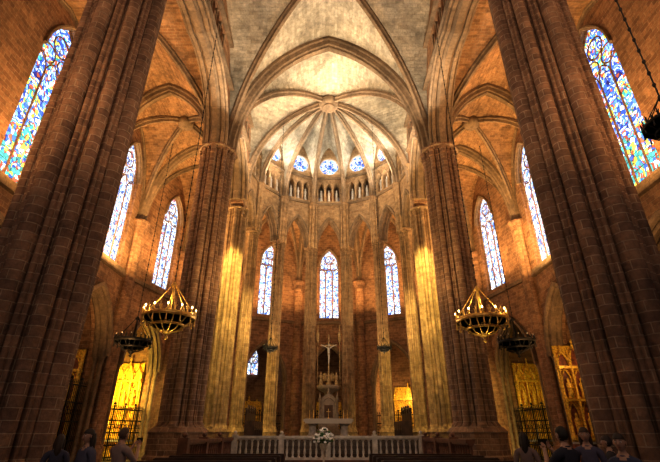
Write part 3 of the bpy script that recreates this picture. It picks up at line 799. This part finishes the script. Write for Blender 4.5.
    mb.tube([f+Vector((-.022,-.012,-.062)),f+Vector((0,-.004,-.06)),f+Vector((.022,-.012,-.062))],.005,5,7)
    hr=[]
    for i in range(rg+1):
        ph=pi*i/rg; z=-math.cos(ph); r=max(math.sin(ph),.01); row=[]
        for j in range(seg):
            a=2*pi*j/seg; X=r*math.cos(a); Y=r*math.sin(a)
            low=(z<.38 and Y>.25) or (z<-.35)
            g=.93 if low else 1.12
            row.append(H+Vector((X*.074*g,Y*.092*g-.004,z*.118*(1.08 if not low else .9))))
        hr.append(row)
    mb.loft(hr,5,True)
    if longhair:
        mb.tube([H+Vector((0,-.05,.03)),H+Vector((0,-.075,-.08)),H+Vector((0,-.085,-.2)),H+Vector((0,-.08,-.3))],[.07,.075,.065,.03],10,5)
        for s in (-1,1): mb.tube([H+Vector((s*.06,-.03,.03)),H+Vector((s*.075,-.03,-.08)),H+Vector((s*.075,-.03,-.2))],[.03,.032,.015],8,5)
    mb.tube([(.062*math.cos(a*pi/6),.06*math.sin(a*pi/6)-.005,1.495-.01*math.sin(a*pi/6)) for a in range(12)],.012,5,1,closed=True)
    mb.v=[Vector(p)*k for p in mb.v]
    mLip=plain('lips',(.4,.15,.12),.5,nv=.02); mW=plain('eye_white',(.8,.78,.75),.3,nv=.02)
    return mb.build('person',[mS,mC,mT,mSh,mE,mH,mW,mLip],(x,y,0),rot)
person(-3.82,7.6,1.60,2.6,(.10,.10,.16),(.03,.03,.05),(.03,.02,.015),True)
person(-3.5,8.1,1.62,-.4,(.35,.26,.24),(.05,.05,.08),(.12,.07,.04),False,'phone')
person(-4.75,8.4,1.52,.5,(.05,.05,.09),(.03,.03,.04),(.05,.03,.02),True)
person(3.4,6.6,1.62,.3,(.03,.03,.05),(.03,.03,.04),(.02,.015,.01),False,'phone')
person(4.2,7.5,1.62,2.7,(.10,.09,.15),(.04,.04,.05),(.06,.035,.02),True,'fold')
person(3.75,5.9,1.54,2.4,(.05,.06,.12),(.03,.03,.05),(.04,.025,.015),False)
person(3.75,8.8,1.55,-.5,(.25,.18,.16),(.03,.03,.05),(.03,.02,.015),True)
person(4.9,8.1,1.5,.9,(.04,.035,.04),(.03,.03,.05),(.04,.025,.02),False)

# ------------------------------------------------------------------ lights
W=(1,.87,.66); O=(1,.58,.22); Yl=(1,.78,.24)
for s in (-1,1):
    lightarea((s*4.6,24.0,18.5),(-s*1.0,27.5,27),300,W,.8)
    lightarea((s*4.4,30.5,20.7),(s*0,27.0,27),210,(1,.92,.76),.6)
    lightspot((s*5.3,22.4,16.2),(s*6.5,27.2,9.5),5200,Yl,48,.7)
    lightspot((s*3.6,25.0,1.8),(s*6.6,27.5,13),1500,Yl,36,.8)
    lightspot((s*2.6,25.2,2.2),(s*4.6,32.5,13),1900,(1,.74,.38),50,.8)
    lightspot((s*.8,27.0,2.4),(s*1.7,34,14),1000,(1,.78,.45),36,.8)
    lightspot((s*3.0,18.0,3.0),(s*6.3,21.0,14),1900,(1,.66,.28),50,.9)
    lightarea((s*5.0,18.6,17.6),(-s*1,14,27),190,W,.8)
    lightarea((s*11.6,14.6,10.8),(s*10.4,15.2,21),330,O,.6)
    lightarea((s*11.8,24.3,10.8),(s*10.2,24.2,21),760,(1,.64,.25),.6)
    lightspot((s*9.5,19,3.0),(s*13.9,24.5,10.5),1300,O,60,.95)
    lightpt((s*10.2,14.8,8),110,O)  # point light in the open aisle, outside the chapels
    lightpt((s*4.2,2,10.5),190,(1,.66,.42),.3)  # added fill from the rear bay for the near piers
    lightspot((s*10.5,3.5,3.0),(s*7.3,9.5,14),2000,(1,.55,.24),60,.9)  # added side light, grazes the near piers to bring out their shafts
    lightspot((s*1.2,6.0,3.0),(s*6.2,9.5,14),650,(1,.64,.36),50,.9)  # added fill on the nave side of the near piers
for k in range(7):
    am=(angs[k]+angs[k+1])/2; x,y=pol(5.6,am); x2,y2=pol(5.2,am)
    lightarea((x,y,23.6),(x2*.8,y2-.6,27.5),46,(1,.94,.78),.3)
    x,y=pol(12.0,am); x2,y2=pol(9.5,am)
    lightarea((x,y,11.7),(x2,y2,20),210,O,.5)
    x,y=pol(10.0,am); lightpt((x,y,7),20,O)  # point light in the ambulatory walk, outside the chapels
lightspot((0,25.5,1.6),(0,33,7),330,(1,.8,.5),24,.6)
lightpt((0,28,8),130,(1,.7,.4),.3)  # point light over the presbytery, outside the chapels
lightpt((0,20.5,5),130,(1,.84,.7),.2)  # added fill to brighten the altar balustrade

w=bpy.data.worlds.new('w'); scene.world=w; w.use_nodes=True
bg=w.node_tree.nodes['Background']; bg.inputs[0].default_value=(.55,.44,.42,1); bg.inputs[1].default_value=.17

cam=bpy.data.cameras.new('camera'); cam.sensor_width=36; cam.lens=418/660*36; cam.clip_end=300
co=bpy.data.objects.new('camera',cam); coll.objects.link(co); co.location=(.1,0,1.6); co.rotation_euler=(math.radians(90+25.68),0,0)
scene.camera=co
scene.view_settings.view_transform='Standard'
scene.view_settings.look='None'
scene.view_settings.exposure=1.0
scene.view_settings.gamma=.84
